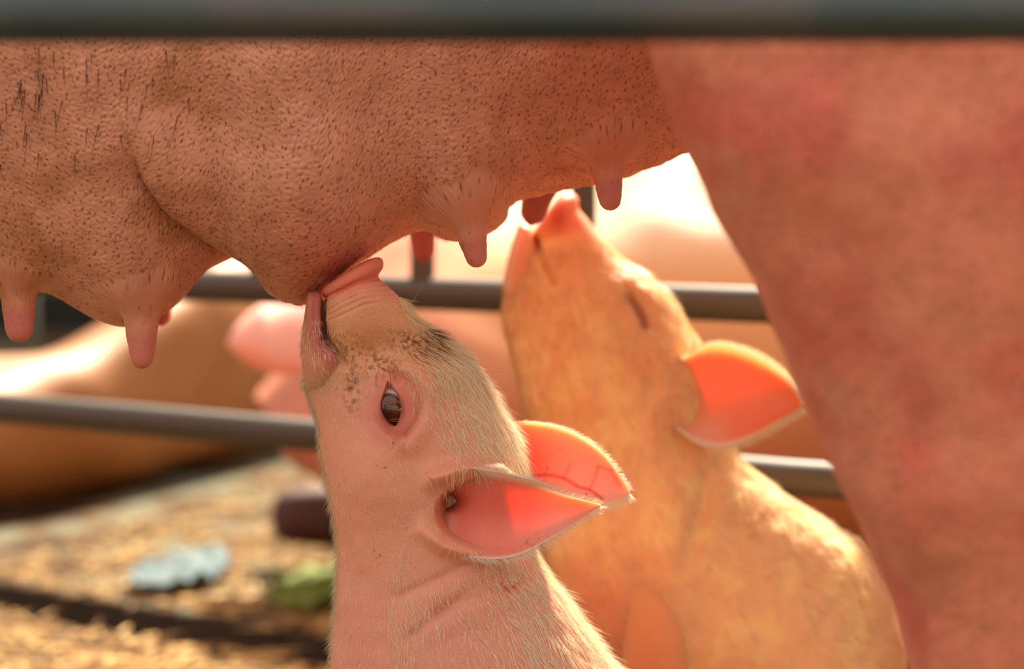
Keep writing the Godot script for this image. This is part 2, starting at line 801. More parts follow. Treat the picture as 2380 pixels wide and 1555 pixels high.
func far_teat(h: Heap, origin: Vector3, bx: float, by: float, tx: float, ty: float, d: float, r0: float, rt: float) -> void:
	var pts := []
	var rad := []
	for i in 15:
		var t := float(i) / 14.0
		pts.append(at(lerpf(bx, tx, t), lerpf(by, ty, t), d) - origin)
		rad.append(lerpf(r0 * (1.0 + 0.9 * pow(1.0 - t, 4.0)), rt, t) * sqrt(clampf((1.0 - t) * 6.0, 0.02, 1.0)))
	tube(h, pts, rad, 18, lin(222, 130, 116))


func mother_sow() -> void:
	var origin := at(900, 620, 1.26)
	origin.y = 0.0
	var o := base("mother_sow", origin)
	tag(o, "large pink sow standing over two piglets, freckled belly with teats hanging, hind leg at right", "sow")
	# the belly: left ends of the sections are the back, right ends the underline
	var st := []
	# x, top, bottom, half depth before, behind, depth, exponent, density
	var rows := [[-5450, -300, -270, 0.004, 0.004, 1.3, 2.1, 0.1], [-5440, -420, -160, 0.045, 0.045, 1.3, 2.1, 0.1], [-5390, -445, -135, 0.05, 0.05, 1.3, 2.1, 0.1], [-5320, -420, -150, 0.046, 0.046, 1.3, 2.2, 0.1], [-4900, -560, -40, 0.062, 0.062, 1.3, 2.2, 0.1], [-4500, -780, 70, 0.088, 0.088, 1.3, 2.2, 0.1], [-4150, -960, 130, 0.105, 0.105, 1.29, 2.2, 0.1], [-3700, -1150, 210, 0.12, 0.12, 1.28, 2.2, 0.1], [-2900, -1420, 400, 0.14, 0.16, 1.25, 2.2, 0.1],
		[-1800, -1480, 560, 0.135, 0.17, 1.235, 2.2, 0.12], [-700, -1460, 640, 0.13, 0.17, 1.23, 2.25, 0.2], [-200, -1450, 650, 0.128, 0.13, 1.225, 2.3, 1.0],
		[0, -1450, 640, 0.127, 0.13, 1.225, 2.3, 1.0], [90, -1450, 650, 0.127, 0.13, 1.225, 2.3, 1.0], [190, -1450, 690, 0.127, 0.13, 1.225, 2.3, 1.0], [300, -1450, 722, 0.127, 0.13, 1.225, 2.3, 1.0],
		[390, -1450, 700, 0.127, 0.13, 1.225, 2.3, 1.0], [480, -1450, 642, 0.127, 0.13, 1.225, 2.3, 1.0], [560, -1450, 604, 0.127, 0.13, 1.225, 2.3, 1.0], [640, -1450, 642, 0.127, 0.13, 1.225, 2.3, 1.0],
		[720, -1450, 682, 0.127, 0.13, 1.225, 2.3, 1.0], [780, -1450, 660, 0.127, 0.13, 1.225, 2.3, 1.0], [840, -1450, 590, 0.127, 0.13, 1.225, 2.3, 1.0], [900, -1450, 540, 0.126, 0.13, 1.225, 2.3, 1.0],
		[980, -1450, 504, 0.125, 0.13, 1.225, 2.3, 1.0], [1060, -1450, 512, 0.124, 0.13, 1.225, 2.3, 1.0], [1130, -1450, 496, 0.122, 0.13, 1.225, 2.3, 1.0], [1190, -1450, 458, 0.12, 0.13, 1.225, 2.3, 1.0],
		[1290, -1440, 426, 0.118, 0.13, 1.225, 2.3, 1.0], [1400, -1430, 404, 0.115, 0.13, 1.23, 2.3, 1.0], [1530, -1420, 374, 0.11, 0.13, 1.23, 2.3, 1.0], [1640, -1400, 340, 0.105, 0.13, 1.235, 2.3, 0.6],
		[2000, -1360, 240, 0.11, 0.14, 1.24, 2.3, 0.2], [2400, -1250, 100, 0.12, 0.17, 1.24, 2.2, 0.1], [2800, -1000, -200, 0.10, 0.13, 1.24, 2.1, 0.1], [3000, -700, -500, 0.03, 0.04, 1.24, 2.0, 0.1]]
	for r in rows:
		st.append([float(r[0]), float(r[1]), float(r[0]), float(r[2]), r[5], r[3], r[4], r[6], 0.0, r[7]])
	var g := loft(st, 470, 330, 0.86, lin(238, 162, 132))
	# the far half of the underline has no bulge of the near teats: draw it up to the plain belly line
	var fold := PackedVector2Array([Vector2(300, 330), Vector2(335, 430), Vector2(390, 505), Vector2(470, 560), Vector2(565, 606), Vector2(600, 640)])
	var fold2 := PackedVector2Array([Vector2(1180, 470), Vector2(1230, 415), Vector2(1300, 385), Vector2(1380, 372)])
	var fold3 := PackedVector2Array([Vector2(1165, 445), Vector2(1160, 400), Vector2(1100, 372)])
	sculpt(g, func(q: Vector3, fr: float, v: Vector3) -> float:
		if q.x < -300.0 or q.x > 2100.0 or q.y < -300.0:
			return 0.0
		var m := 0.0
		if fr > -0.2:
			var p2 := Vector2(q.x, q.y)
			var l := to_line(p2, fold)
			# the mound to the right of the fold stands proud of the one to the left
			if l.y > 0.0:
				m += 0.016 * (1.0 - exp(-l.x / 55.0)) * exp(-l.x / 420.0) * ss(230.0, 420.0, q.y) * (1.0 - 0.9 * exp(-((q.x - 800.0) * (q.x - 800.0) + (q.y - 660.0) * (q.y - 660.0)) / 11000.0))
			else:
				m += -0.007 * exp(-l.x / 60.0) * ss(330.0, 450.0, q.y)
				m += 0.010 * exp(-((q.x - 300.0) * (q.x - 300.0) + (q.y - 640.0) * (q.y - 640.0)) / (130.0 * 130.0))
			# soft mounds round the teats at right
			m += 0.006 * exp(-((q.x - 1080.0) * (q.x - 1080.0) + (q.y - 470.0) * (q.y - 470.0)) / (80.0 * 80.0))
			m += 0.006 * exp(-((q.x - 1415.0) * (q.x - 1415.0) + (q.y - 330.0) * (q.y - 330.0)) / (85.0 * 85.0))
			m += 0.010 * exp(-((q.x - 30.0) * (q.x - 30.0) + (q.y - 600.0) * (q.y - 600.0)) / (90.0 * 90.0))
			var l2 := to_line(p2, fold2)
			m -= 0.0028 * exp(-l2.x * l2.x / 420.0)
			var l3 := to_line(p2, fold3)
			m -= 0.003 * exp(-l3.x * l3.x / 380.0)
			# pull of the suckling mouth: creases run to it
			var dx := q.x - 760.0
			var dy := q.y - 670.0
			var rr := sqrt(dx * dx + dy * dy)
			m += 0.0011 * sin(atan2(dy, dx) * 34.0 + 2.0 * bumps.get_noise_3dv(v * 60.0)) * exp(-rr / 90.0) * ss(0.0, 30.0, rr)
			# skin creases: level wrinkles to the right, fine cobbling in the middle
			var wr := ss(900.0, 1300.0, q.x)
			m += 0.0009 * wr * bumps.get_noise_3d(v.x * 70.0 + v.y * 60.0, v.y * 300.0, v.z * 60.0)
			m += 0.0004 * bumps.get_noise_3dv(v * 420.0)
		m += 0.0035 * broad.get_noise_3dv(v * 14.0)
		return m)
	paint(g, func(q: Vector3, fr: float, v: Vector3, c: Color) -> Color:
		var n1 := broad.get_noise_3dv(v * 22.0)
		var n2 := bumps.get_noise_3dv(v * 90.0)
		var stain_and_shade := ss(-0.15, 0.5, n1 + 0.35 * n2)
		# browner to the left, part dirt and part painted shade, rosier towards the groin and the sucked teat
		var o1 := c.lerp(lin(196, 126, 82), (0.25 + 0.6 * stain_and_shade) * (1.0 - ss(350.0, 1000.0, q.x)))
		o1 = o1.lerp(lin(230, 132, 98), ss(900.0, 1400.0, q.x) * 0.7)
		o1 = o1.lerp(lin(226, 128, 108), 0.7 * exp(-((q.x - 740.0) * (q.x - 740.0) + (q.y - 610.0) * (q.y - 610.0)) / (130.0 * 130.0)))
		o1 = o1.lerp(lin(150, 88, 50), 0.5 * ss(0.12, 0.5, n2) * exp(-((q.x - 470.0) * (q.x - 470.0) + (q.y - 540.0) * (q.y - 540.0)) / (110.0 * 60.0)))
		return o1)
	teat(g, 40, 660, 46, 796, 0.0085, 0.0066, 0.026)
	teat(g, 328, 712, 330, 858, 0.0085, 0.0058, 0.027)
	teat(g, 1092, 508, 1112, 622, 0.0078, 0.0052, 0.026)
	teat(g, 1412, 366, 1420, 490, 0.0075, 0.0055, 0.024)
	var h := Heap.new()
	heap_grid(h, g, origin)
	# far row of teats
	var before := h.ix.size()
	far_teat(h, origin, 978, 480, 985, 612, 1.36, 0.008, 0.006)
	far_teat(h, origin, 1034, 470, 1040, 560, 1.38, 0.009, 0.007)
	far_teat(h, origin, 372, 660, 374, 757, 1.33, 0.007, 0.005)
	far_teat(h, origin, 690, 640, 692, 702, 1.33, 0.007, 0.005)
	far_teat(h, origin, 1262, 400, 1232, 524, 1.32, 0.010, 0.006)
	h.ix2.append_array(h.ix.slice(before))
	h.ix.resize(before)
	# near hind leg, thigh to hoof
	var leg := [[2100, -1010, 2500, -1040, 1.14, 0.01, 0.05, 2.2, 0.0, 1.0], [1720, -860, 2820, -900, 1.11, 0.045, 0.08, 2.2, 0.0, 1.0], [1500, -560, 2960, -620, 1.05, 0.08, 0.11, 2.2, 0.0, 1.0], [1452, -240, 2990, -280, 0.98, 0.085, 0.13, 2.2, 0.0, 1.0], [1490, 60, 2960, 0, 0.950, 0.09, 0.11, 2.3, 0.0, 1.0], [1548, 240, 2900, 200, 0.945, 0.088, 0.10, 2.3, 0.0, 1.0], [1606, 385, 2840, 360, 0.940, 0.085, 0.095, 2.3, 0.0, 1.0],
		[1690, 545, 2760, 540, 0.940, 0.08, 0.09, 2.3, 0.0, 1.0], [1786, 718, 2690, 718, 0.940, 0.072, 0.08, 2.3, 0.0, 1.0], [1852, 870, 2630, 870, 0.940, 0.066, 0.07, 2.2, 0.0, 1.0], [1905, 1005, 2590, 1005, 0.940, 0.06, 0.064, 2.2, 0.0, 1.0],
		[1965, 1155, 2550, 1155, 0.940, 0.055, 0.058, 2.2, 0.0, 1.0], [2050, 1330, 2500, 1330, 0.945, 0.046, 0.05, 2.2, 0.0, 1.0], [2112, 1555, 2470, 1555, 0.950, 0.038, 0.04, 2.2, 0.0, 1.0], [2150, 1850, 2450, 1850, 0.960, 0.03, 0.03, 2.2, 0.0, 1.0], [2140, 2200, 2420, 2200, 0.960, 0.028, 0.028, 2.2, 0.0, 1.0], [2090, 2400, 2430, 2400, 0.960, 0.032, 0.032, 2.2, 0.0, 1.0], [2040, 2545, 2440, 2545, 0.960, 0.036, 0.036, 2.3, 0.0, 1.0], [2200, 2562, 2280, 2562, 0.960, 0.006, 0.006, 2.3, 0.0, 1.0]]
	var lg := loft(leg, 200, 120, 0.7, lin(236, 140, 108))
	sculpt(lg, func(q: Vector3, fr: float, v: Vector3) -> float:
		return 0.004 * broad.get_noise_3dv(v * 13.0) + 0.0004 * bumps.get_noise_3d(v.x * 30.0, v.y * 110.0, v.z * 30.0))
	paint(lg, func(q: Vector3, fr: float, v: Vector3, c: Color) -> Color:
		var n1 := broad.get_noise_3dv(v * 17.0)
		var n2 := broad.get_noise_3d(v.x * 9.0, v.y * 40.0, v.z * 9.0)
		return c.lerp(lin(220, 98, 84), ss(-0.25, 0.5, n1) * 0.75).lerp(lin(222, 146, 112), ss(0.0, 0.5, n2) * 0.3))
	heap_grid(h, lg, origin)
	# the other legs stand outside the picture, one hind leg behind the near one
	for l in [[2420.0, 1.34, -300.0], [-2350.0, 1.19, -200.0], [-2300.0, 1.36, -200.0]]:
		var d: float = l[1]
		var fy := 277.5 + FOCAL * 0.4 / d
		var x: float = l[0]
		var s2 := []
		for k in 8:
			var t := float(k) / 7.0
			var w := lerpf(330.0, 120.0, pow(t, 0.6))
			var y := lerpf(l[2], fy, t)
			s2.append([x - w, y, x + w, y, d, lerpf(0.07, 0.03, t), lerpf(0.07, 0.03, t), 2.2, 0.0, 1.0])
		s2.append([x - 10.0, fy + 2.0, x + 10.0, fy + 2.0, d, 0.005, 0.005, 2.2, 0.0, 1.0])
		heap_grid(h, loft(s2, 40, 40, 0.5, lin(222, 130, 108)), origin)
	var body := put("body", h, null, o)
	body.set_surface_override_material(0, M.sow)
	body.set_surface_override_material(1, M.teat)
	for k in 2:
		var ed := 1.19 if k == 0 else 1.36
		var e := ear_grid([Vector2(-4000, -930), Vector2(-4250, -880), Vector2(-4500, -640), Vector2(-4560, -420)], [Vector2(-3850, -640), Vector2(-4050, -420), Vector2(-4350, -330), Vector2(-4560, -410)], [ed + 0.03, ed, ed - 0.02, ed - 0.02], [ed + 0.01, ed - 0.02, ed - 0.03, ed - 0.02], -0.02, 0.005, 40, 24, lin(236, 158, 136))
		var he := Heap.new()
		heap_grid(he, e, origin)
		put("ear", he, M.ear, o)
		eyeball(o, origin, at(-4560, -350, 1.30 + (-0.078 if k == 0 else 0.078)), 0.014, Vector3(0, 0, 1.0 if k == 0 else -1.0), lin(60, 30, 20))
	# bristles and short hairs
	var hair := Heap.new()
	for k in 30000:
		if hair.p.size() > 34000:
			break
		var i := rng.randi_range(0, g.p.size() - 1)
		if g.front[i] < -0.15:
			continue
		var q := seen(g.p[i])
		if q.x < -60.0 or q.x > 1640.0 or q.y < 60.0 or q.y > 720.0:
			continue
		var n := g.n[i]
		var down := (-up + right * rng.randf_range(-0.25, 0.15) + n * rng.randf_range(0.15, 0.5)).normalized()
		down = (down - n * (n.dot(down) - rng.randf_range(0.12, 0.35))).normalized()
		var bristly := (1.0 - ss(180.0, 500.0, q.x)) * ss(80.0, 130.0, q.y) * (1.0 - ss(240.0, 400.0, q.y))
		if rng.randf() < bristly * 0.22:
			strand(hair, g.p[i] - origin, down, (n * rng.randf_range(-0.1, 0.25) + right * rng.randf_range(-0.15, 0.15)), rng.randf_range(0.009, 0.019), 0.00025, lin(66, 32, 16), 4)
		elif rng.randf() < 0.16:
			strand(hair, g.p[i] - origin, down, right * rng.randf_range(-0.3, 0.3), rng.randf_range(0.0015, 0.0042), 0.00016, lin(110, 56, 30), 2)
	tag(put("bristles", hair, M.bristle, o), "dark bristles on the flank", "", "", "stuff")


# =====================================================================  piglets
func fur(g: Grid, h: Heap, origin: Vector3, count: int, fn: Callable, segs := 3, wide := 0.00011) -> void:
	# fn(pixel, front) -> [share kept, length, lift, colour, sideways]
	var made := 0
	for k in count * 12:
		if made >= count:
			break
		var i := rng.randi_range(g.nv, g.p.size() - g.nv - 1)
		if g.front[i] < -0.35:
			continue
		var q := seen(g.p[i])
		if q.y > 1620.0 or q.x < -50.0:
			continue
		var r: Array = fn.call(q, g.front[i])
		if rng.randf() > r[0]:
			continue
		var flow := (g.p[i + g.nv] - g.p[i - g.nv])
		if flow.length_squared() < 1e-14:
			continue
		flow = flow.normalized()
		var n := g.n[i]
		var side := n.cross(flow)
		var dir := (flow + n * float(r[2]) * rng.randf_range(0.5, 1.5) + side * (float(r[4]) + rng.randf_range(-0.14, 0.14) + 0.7 * broad.get_noise_3dv(g.p[i] * 110.0))).normalized()
		var jitter := Vector3(rng.randf_range(-1, 1), rng.randf_range(-1, 1), rng.randf_range(-1, 1)) * 0.0006
		var bend := (-n * rng.randf_range(0.0, 0.25) + side * (rng.randf_range(-0.12, 0.12) + 0.5 * broad.get_noise_3dv(g.p[i] * 70.0)))
		strand(h, g.p[i] + jitter - origin - n * 0.0003, dir, bend, float(r[1]) * rng.randf_range(0.6, 1.3), wide, r[3], segs, n)
		made += 1


func front_piglet() -> void:
	var origin := at(1300, 1500, 1.23)
	origin.y = 0.0
	var o := base("piglet", origin)
	tag(o, "pale piglet in front with muddy face and dark eye, snout pressed against the sow's belly", "piglet", "suckling piglets")
	var D := 1.202
	var N := 1.180
	var head := [[806, 638, 814, 634, N, 0.002, 0.002, 2.0, 0.0, 1.0], [776, 658, 850, 606, N, 0.010, 0.010, 2.0, 0.0, 1.0], [756, 668, 879, 598, N, 0.0155, 0.0155, 2.1, 0.0, 1.0], [748, 680, 890, 606, N, 0.0175, 0.0175, 2.1, 0.0, 1.0], [752, 690, 890, 622, N, 0.0175, 0.0175, 2.1, 0.0, 1.0],
		[758, 692, 880, 638, N, 0.0158, 0.0158, 2.1, 0.0, 1.0], [752, 700, 882, 648, N, 0.0162, 0.0162, 2.1, 0.0, 1.0], [748, 716, 900, 664, N, 0.018, 0.018, 2.2, 0.0, 1.0], [747, 740, 928, 690, N + 0.002, 0.0195, 0.0195, 2.3, 0.0, 1.0], [752, 778, 966, 738, N + 0.006, 0.0215, 0.0215, 2.3, 0.0, 1.0],
		[738, 832, 1012, 776, N + 0.011, 0.024, 0.024, 2.3, 0.0, 1.0], [708, 880, 1062, 812, N + 0.016, 0.028, 0.028, 2.3, 0.0, 1.0], [718, 922, 1104, 853, N + 0.02, 0.0325, 0.0325, 2.3, 0.0, 1.0], [734, 968, 1136, 905, D, 0.036, 0.036, 2.3, 0.0, 1.0], [748, 1030, 1166, 955, D, 0.038, 0.038, 2.3, 0.0, 1.0],
		[764, 1095, 1196, 1005, D, 0.040, 0.040, 2.3, 0.0, 1.0], [774, 1165, 1218, 1080, D, 0.041, 0.041, 2.3, 0.0, 1.0], [784, 1240, 1232, 1175, D + 0.002, 0.042, 0.042, 2.3, 0.0, 1.0], [785, 1315, 1248, 1290, D + 0.004, 0.044, 0.044, 2.3, 0.0, 1.0], [780, 1385, 1308, 1385, D + 0.006, 0.048, 0.048, 2.3, 0.0, 1.0],
		[774, 1465, 1364, 1465, D + 0.008, 0.053, 0.053, 2.3, 0.0, 1.0], [768, 1555, 1436, 1555, D + 0.01, 0.058, 0.058, 2.3, 0.0, 0.8], [780, 1680, 1560, 1650, D + 0.015, 0.065, 0.065, 2.2, 0.0, 0.3], [850, 1850, 1700, 1760, D + 0.02, 0.07, 0.07, 2.2, 0.0, 0.2], [1100, 2010, 1840, 1880, D + 0.02, 0.072, 0.072, 2.2, 0.0, 0.2], [1450, 2080, 1900, 2020, D + 0.02, 0.05, 0.05, 2.2, 0.0, 0.2], [1660, 2080, 1740, 2070, D + 0.02, 0.01, 0.01, 2.0, 0.0, 0.2]]
	var skin := lin(225, 150, 120)
	var g := loft(head, 460, 400, 0.78, skin)
	var eye := Vector2(910, 952)
	var lens_l := smooth_line([Vector2(903, 886), Vector2(892, 918), Vector2(888, 945), Vector2(894, 970), Vector2(908, 990), Vector2(924, 996)], 14)
	var lens_r := smooth_line([Vector2(903, 886), Vector2(920, 908), Vector2(931, 930), Vector2(934, 955), Vector2(932, 975), Vector2(924, 996)], 14)
	var brow := smooth_line([Vector2(915, 868), Vector2(955, 890), Vector2(976, 930), Vector2(972, 975), Vector2(945, 1015)], 14)
	var under := smooth_line([Vector2(880, 905), Vector2(872, 945), Vector2(880, 985), Vector2(905, 1012)], 14)
	var lip := smooth_line([Vector2(744, 700), Vector2(746, 742), Vector2(756, 786), Vector2(776, 822), Vector2(800, 846)], 14)
	var rim_top := PackedVector2Array([Vector2(985, 1150), Vector2(1008, 1112), Vector2(1070, 1092), Vector2(1150, 1100)])
	var rim_low := PackedVector2Array([Vector2(978, 1180), Vector2(988, 1232), Vector2(1032, 1268), Vector2(1110, 1292)])
	var wrinkles := []
	for k in 5:
		var e := float(k) * 13.0
		wrinkles.append(PackedVector2Array([Vector2(752 + e * 0.3, 702 + e * 0.8), Vector2(790 + e * 0.2, 676 + e), Vector2(830 + e * 0.3, 656 + e), Vector2(870 + e * 0.4, 648 + e), Vector2(896 + e * 0.9, 646 + e * 0.8)]))
	var neck := [PackedVector2Array([Vector2(950, 1480), Vector2(1050, 1410), Vector2(1150, 1372), Vector2(1215, 1340)]), PackedVector2Array([Vector2(1010, 1430), Vector2(1090, 1375), Vector2(1160, 1335)]), PackedVector2Array([Vector2(930, 1385), Vector2(1020, 1345), Vector2(1090, 1310)])]
	sculpt(g, func(q: Vector3, fr: float, v: Vector3) -> float:
		var m := 0.0008 * broad.get_noise_3dv(v * 45.0) * ss(680.0, 800.0, q.y)
		if fr < -0.1:
			return m
		var p2 := Vector2(q.x, q.y)
		# eye
		var ex := (q.x - eye.x) * (q.x - eye.x) + (q.y - eye.y) * (q.y - eye.y)
		if ex < 22000.0:
			var a := to_line(p2, lens_l)
			var b := to_line(p2, lens_r)
			var inside := a.y > 0.0 and b.y < 0.0 and q.y > 886.0 and q.y < 996.0
			var dist := minf(a.x, b.x)
			var fade := 1.0 - ss(11000.0, 21500.0, ex)
			if inside:
				m += lerpf(0.0046, -0.0066, ss(0.0, 10.0, dist))
			else:
				m += (0.0016 * exp(-dist * dist / 260.0) + 0.0030 * exp(-dist / 45.0)) * fade
				var br := to_line(p2, brow)
				m -= 0.0014 * exp(-br.x * br.x / 70.0) * fade
				m += fade * 0.0022 * exp(-pow(br.x - 20.0, 2.0) / 500.0) * (1.0 if br.y > 0.0 else 0.25)
				var un := to_line(p2, under)
				m -= 0.0007 * exp(-un.x * un.x / 60.0)
		# brow ridge and cheek
		m += 0.004 * exp(-(pow((q.x - 985.0) / 70.0, 2.0) + pow((q.y - 870.0) / 70.0, 2.0)))
		m -= 0.003 * exp(-(pow((q.x - 900.0) / 90.0, 2.0) + pow((q.y - 815.0) / 45.0, 2.0)))
		m += 0.005 * exp(-(pow((q.x - 860.0) / 90.0, 2.0) + pow((q.y - 1110.0) / 110.0, 2.0)))
		m += 0.0025 * exp(-(pow((q.x - 810.0) / 50.0, 2.0) + pow((q.y - 775.0) / 60.0, 2.0)))
		# corner of the mouth
		if q.y < 900.0 and q.x < 860.0:
			var l := to_line(p2, lip)
			m -= 0.003 * exp(-l.x * l.x / 120.0)
		# wrinkles behind the snout
		if q.y < 760.0:
			for k in wrinkles.size():
				var w := to_line(p2, wrinkles[k])
				m -= (0.0017 - 0.0002 * float(k)) * exp(-w.x * w.x / 14.0) * (0.6 + 0.6 * bumps.get_noise_3dv(v * 90.0))
		# folds of the neck, hollow of the near ear
		if q.y > 1250.0:
			for k in neck.size():
				var w: Vector3 = to_line(p2, neck[k])
				m -= 0.0011 * exp(-w.x * w.x / 120.0)
				m += 0.0004 * exp(-pow(w.x - 34.0, 2.0) / 600.0)
		var rt := to_line(p2, rim_top)
		var rb := to_line(p2, rim_low)
		m += 0.0085 * exp(-rt.x * rt.x / 420.0) * ss(0.0, 0.5, rt.z)
		m += 0.0065 * exp(-rb.x * rb.x / 420.0) * ss(0.0, 0.6, rb.z)
		var hollow := pow((q.x - 1150.0) / 135.0, 2.0) + pow((q.y - 1192.0) / 82.0, 2.0)
		m -= 0.021 * (1.0 - ss(0.55, 1.15, hollow))
		return m)
	var dirt := [[Vector2(940, 790), 46.0, 20.0, 0.75], [Vector2(870, 840), 55.0, 28.0, 0.6], [Vector2(818, 910), 18.0, 50.0, 0.7], [Vector2(800, 800), 45.0, 32.0, 0.45], [Vector2(890, 870), 35.0, 20.0, 0.5], [Vector2(985, 800), 40.0, 40.0, 0.3]]
	var sore := Vector2(1190, 1362)
	paint(g, func(q: Vector3, fr: float, v: Vector3, c: Color) -> Color:
		var n1 := broad.get_noise_3dv(v * 60.0)
		var n2 := bumps.get_noise_3dv(v * 330.0)
		var o1 := c
		# rosy snout pad, tan muzzle
		var pad := 1.0 - ss(640.0, 662.0, q.y + (q.x - 880.0) * 0.36)
		o1 = o1.lerp(lin(224, 156, 106), ss(660.0, 760.0, q.y) * (1.0 - ss(800.0, 960.0, q.y)) * 0.7)
		o1 = o1.lerp(lin(226, 118, 96), pad * 0.85)
		o1 = o1.lerp(lin(222, 184, 130), ss(980.0, 1100.0, q.x - (q.y - 850.0) * 0.45) * ss(700.0, 800.0, q.y) * (1.0 - ss(1050.0, 1250.0, q.y)) * 0.6)
		o1 = o1.lerp(lin(218, 140, 122), ss(1250.0, 1450.0, q.y) * 0.6)
		if fr > -0.1:
			for d in dirt:
				var dv: Vector2 = Vector2(q.x, q.y) - d[0]
				var w: float = exp(-(dv.x * dv.x / (d[1] * d[1]) + dv.y * dv.y / (d[2] * d[2])))
				o1 = o1.lerp(lin(104, 66, 32), clampf(w * d[3] * ss(-0.25, 0.35, n2 + n1 * 0.5) * 1.3, 0.0, 0.9))
			var ex := sqrt(pow((q.x - eye.x) / 0.7, 2.0) + pow(q.y - eye.y, 2.0))
			o1 = o1.lerp(lin(214, 118, 104), (1.0 - ss(50.0, 120.0, ex)) * 0.75)
			o1 = o1.lerp(lin(120, 50, 40), (1.0 - ss(34.0, 52.0, ex)) * 0.7)
			o1 = o1.lerp(lin(178, 40, 44), 0.8 * exp(-(pow((q.x - sore.x) / 24.0, 2.0) + pow((q.y - sore.y) / 14.0, 2.0))) * ss(-0.4, 0.3, n2))
			o1 = o1.lerp(lin(150, 70, 56), 0.55 * exp(-(pow((q.x - 1060.0) / 42.0, 2.0) + pow((q.y - 1172.0) / 30.0, 2.0))))  # shade of the ear canal painted on the head
			# freckles
			o1 = o1.lerp(lin(150, 84, 52), 0.6 * ss(0.42, 0.6, n2) * ss(0.0, 0.3, n1))
		return o1)
	var h := Heap.new()
	heap_grid(h, g, origin)
	# lower jaw
	var jaw := [[728, 686, 738, 686, N, 0.004, 0.004, 2.0, 0.0, 1.0], [719, 692, 747, 692, N, 0.009, 0.009, 2.0, 0.0, 1.0], [712, 715, 754, 712, N + 0.002, 0.0125, 0.0125, 2.1, 0.0, 1.0], [705, 752, 764, 745, N + 0.005, 0.0155, 0.0155, 2.1, 0.0, 1.0], [700, 800, 790, 790, N + 0.010, 0.020, 0.020, 2.2, 0.0, 1.0], [703, 856, 815, 848, N + 0.013, 0.024, 0.024, 2.1, 0.0, 1.0], [712, 905, 820, 895, N + 0.016, 0.018, 0.018, 2.0, 0.0, 1.0], [740, 950, 810, 940, N + 0.02, 0.006, 0.006, 2.0, 0.0, 1.0], [820, 1070, 880, 1075, D, 0.006, 0.006, 2.0, 0.0, 1.0]]
	var jg := loft(jaw, 120, 110, 0.7, skin)
	var lipline := PackedVector2Array([Vector2(731, 690), Vector2(729, 730), Vector2(733, 770), Vector2(748, 810), Vector2(775, 842)])
	sculpt(jg, func(q: Vector3, fr: float, v: Vector3) -> float:
		var l := to_line(Vector2(q.x, q.y), lipline)
		var m := 0.0016 * exp(-pow(l.x - 6.0, 2.0) / 80.0) if fr > 0.0 else 0.0
		if q.x > 742.0 and fr > 0.0 and q.y < 830.0:
			m -= 0.005 * ss(738.0, 756.0, q.x) * (1.0 - ss(770.0, 830.0, q.y))
		return m + 0.0005 * broad.get_noise_3dv(v * 60.0))
	paint(jg, func(q: Vector3, fr: float, v: Vector3, c: Color) -> Color:
		var l := to_line(Vector2(q.x, q.y), lipline)
		var w := exp(-l.x * l.x / 340.0) * (1.0 - ss(820.0, 900.0, q.y))
		return c.lerp(lin(206, 132, 96), 1.0 - ss(800.0, 950.0, q.y)).lerp(lin(186, 98, 96), w * 0.9))
	heap_grid(h, jg, origin)
	# sits on its haunches: two forelegs and a hind leg below the picture
	for l in [[930.0, 1.19, 1640.0, 150.0], [1010.0, 1.27, 1640.0, 150.0], [1640.0, 1.20, 1800.0, 170.0], [1640.0, 1.29, 1800.0, 170.0]]:
		var d: float = l[1]
		var fy := 277.5 + FOCAL * 0.4 / d
		var s2 := []
		for k in 7:
			var t := float(k) / 6.0
			var w: float = lerpf(l[3], 62.0, pow(t, 0.55))
			var y := lerpf(l[2], fy, t)
			s2.append([l[0] - w, y, l[0] + w, y, d, lerpf(0.032, 0.012, t), lerpf(0.032, 0.012, t), 2.2, 0.0, 1.0])
		s2.append([l[0] - 8.0, fy + 2.0, l[0] + 8.0, fy + 2.0, d, 0.002, 0.002, 2.2, 0.0, 1.0])
		heap_grid(h, loft(s2, 30, 30, 0.5, skin), origin)
	put("body", h, M.piglet, o)
	# eyeball with white corner
	eyeball(o, origin, at(912, 948, 1.1955 - 0.0245), 0.0103, Vector3(-0.30, -0.14, 1.0), lin(96, 42, 28))
	var lash := Heap.new()
	for e in [[932, 938, -40, -14], [934, 950, -44, -8], [934, 952, -40, 2], [934, 956, -38, -12], [933, 972, -30, 8], [932, 978, -24, 4], [931, 934, -32, -12]]:
		var a := at(e[0], e[1], 1.1585)
		var b := at(e[0] + e[2], e[1] + e[3], 1.1540)
		strand(lash, a - origin, (b - a).normalized(), up * 0.1, (b - a).length(), 0.00014, lin(230, 190, 120), 3)
	tag(put("eyelashes", lash, M.hair, o), "pale blond eyelashes", "", "", "stuff")
	# near ear, opening to the viewer
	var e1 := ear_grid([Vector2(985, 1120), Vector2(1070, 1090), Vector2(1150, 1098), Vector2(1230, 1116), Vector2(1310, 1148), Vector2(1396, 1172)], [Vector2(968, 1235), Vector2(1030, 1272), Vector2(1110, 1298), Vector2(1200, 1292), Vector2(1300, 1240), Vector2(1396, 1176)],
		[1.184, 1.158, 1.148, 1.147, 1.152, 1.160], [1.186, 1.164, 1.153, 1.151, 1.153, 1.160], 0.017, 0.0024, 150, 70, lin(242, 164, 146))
	for i in e1.p.size():
		var q := seen(e1.p[i])
		e1.p[i] += ahead * 0.010 * exp(-(pow((q.x - 1046.0) / 30.0, 2.0) + pow((q.y - 1166.0) / 18.0, 2.0)))
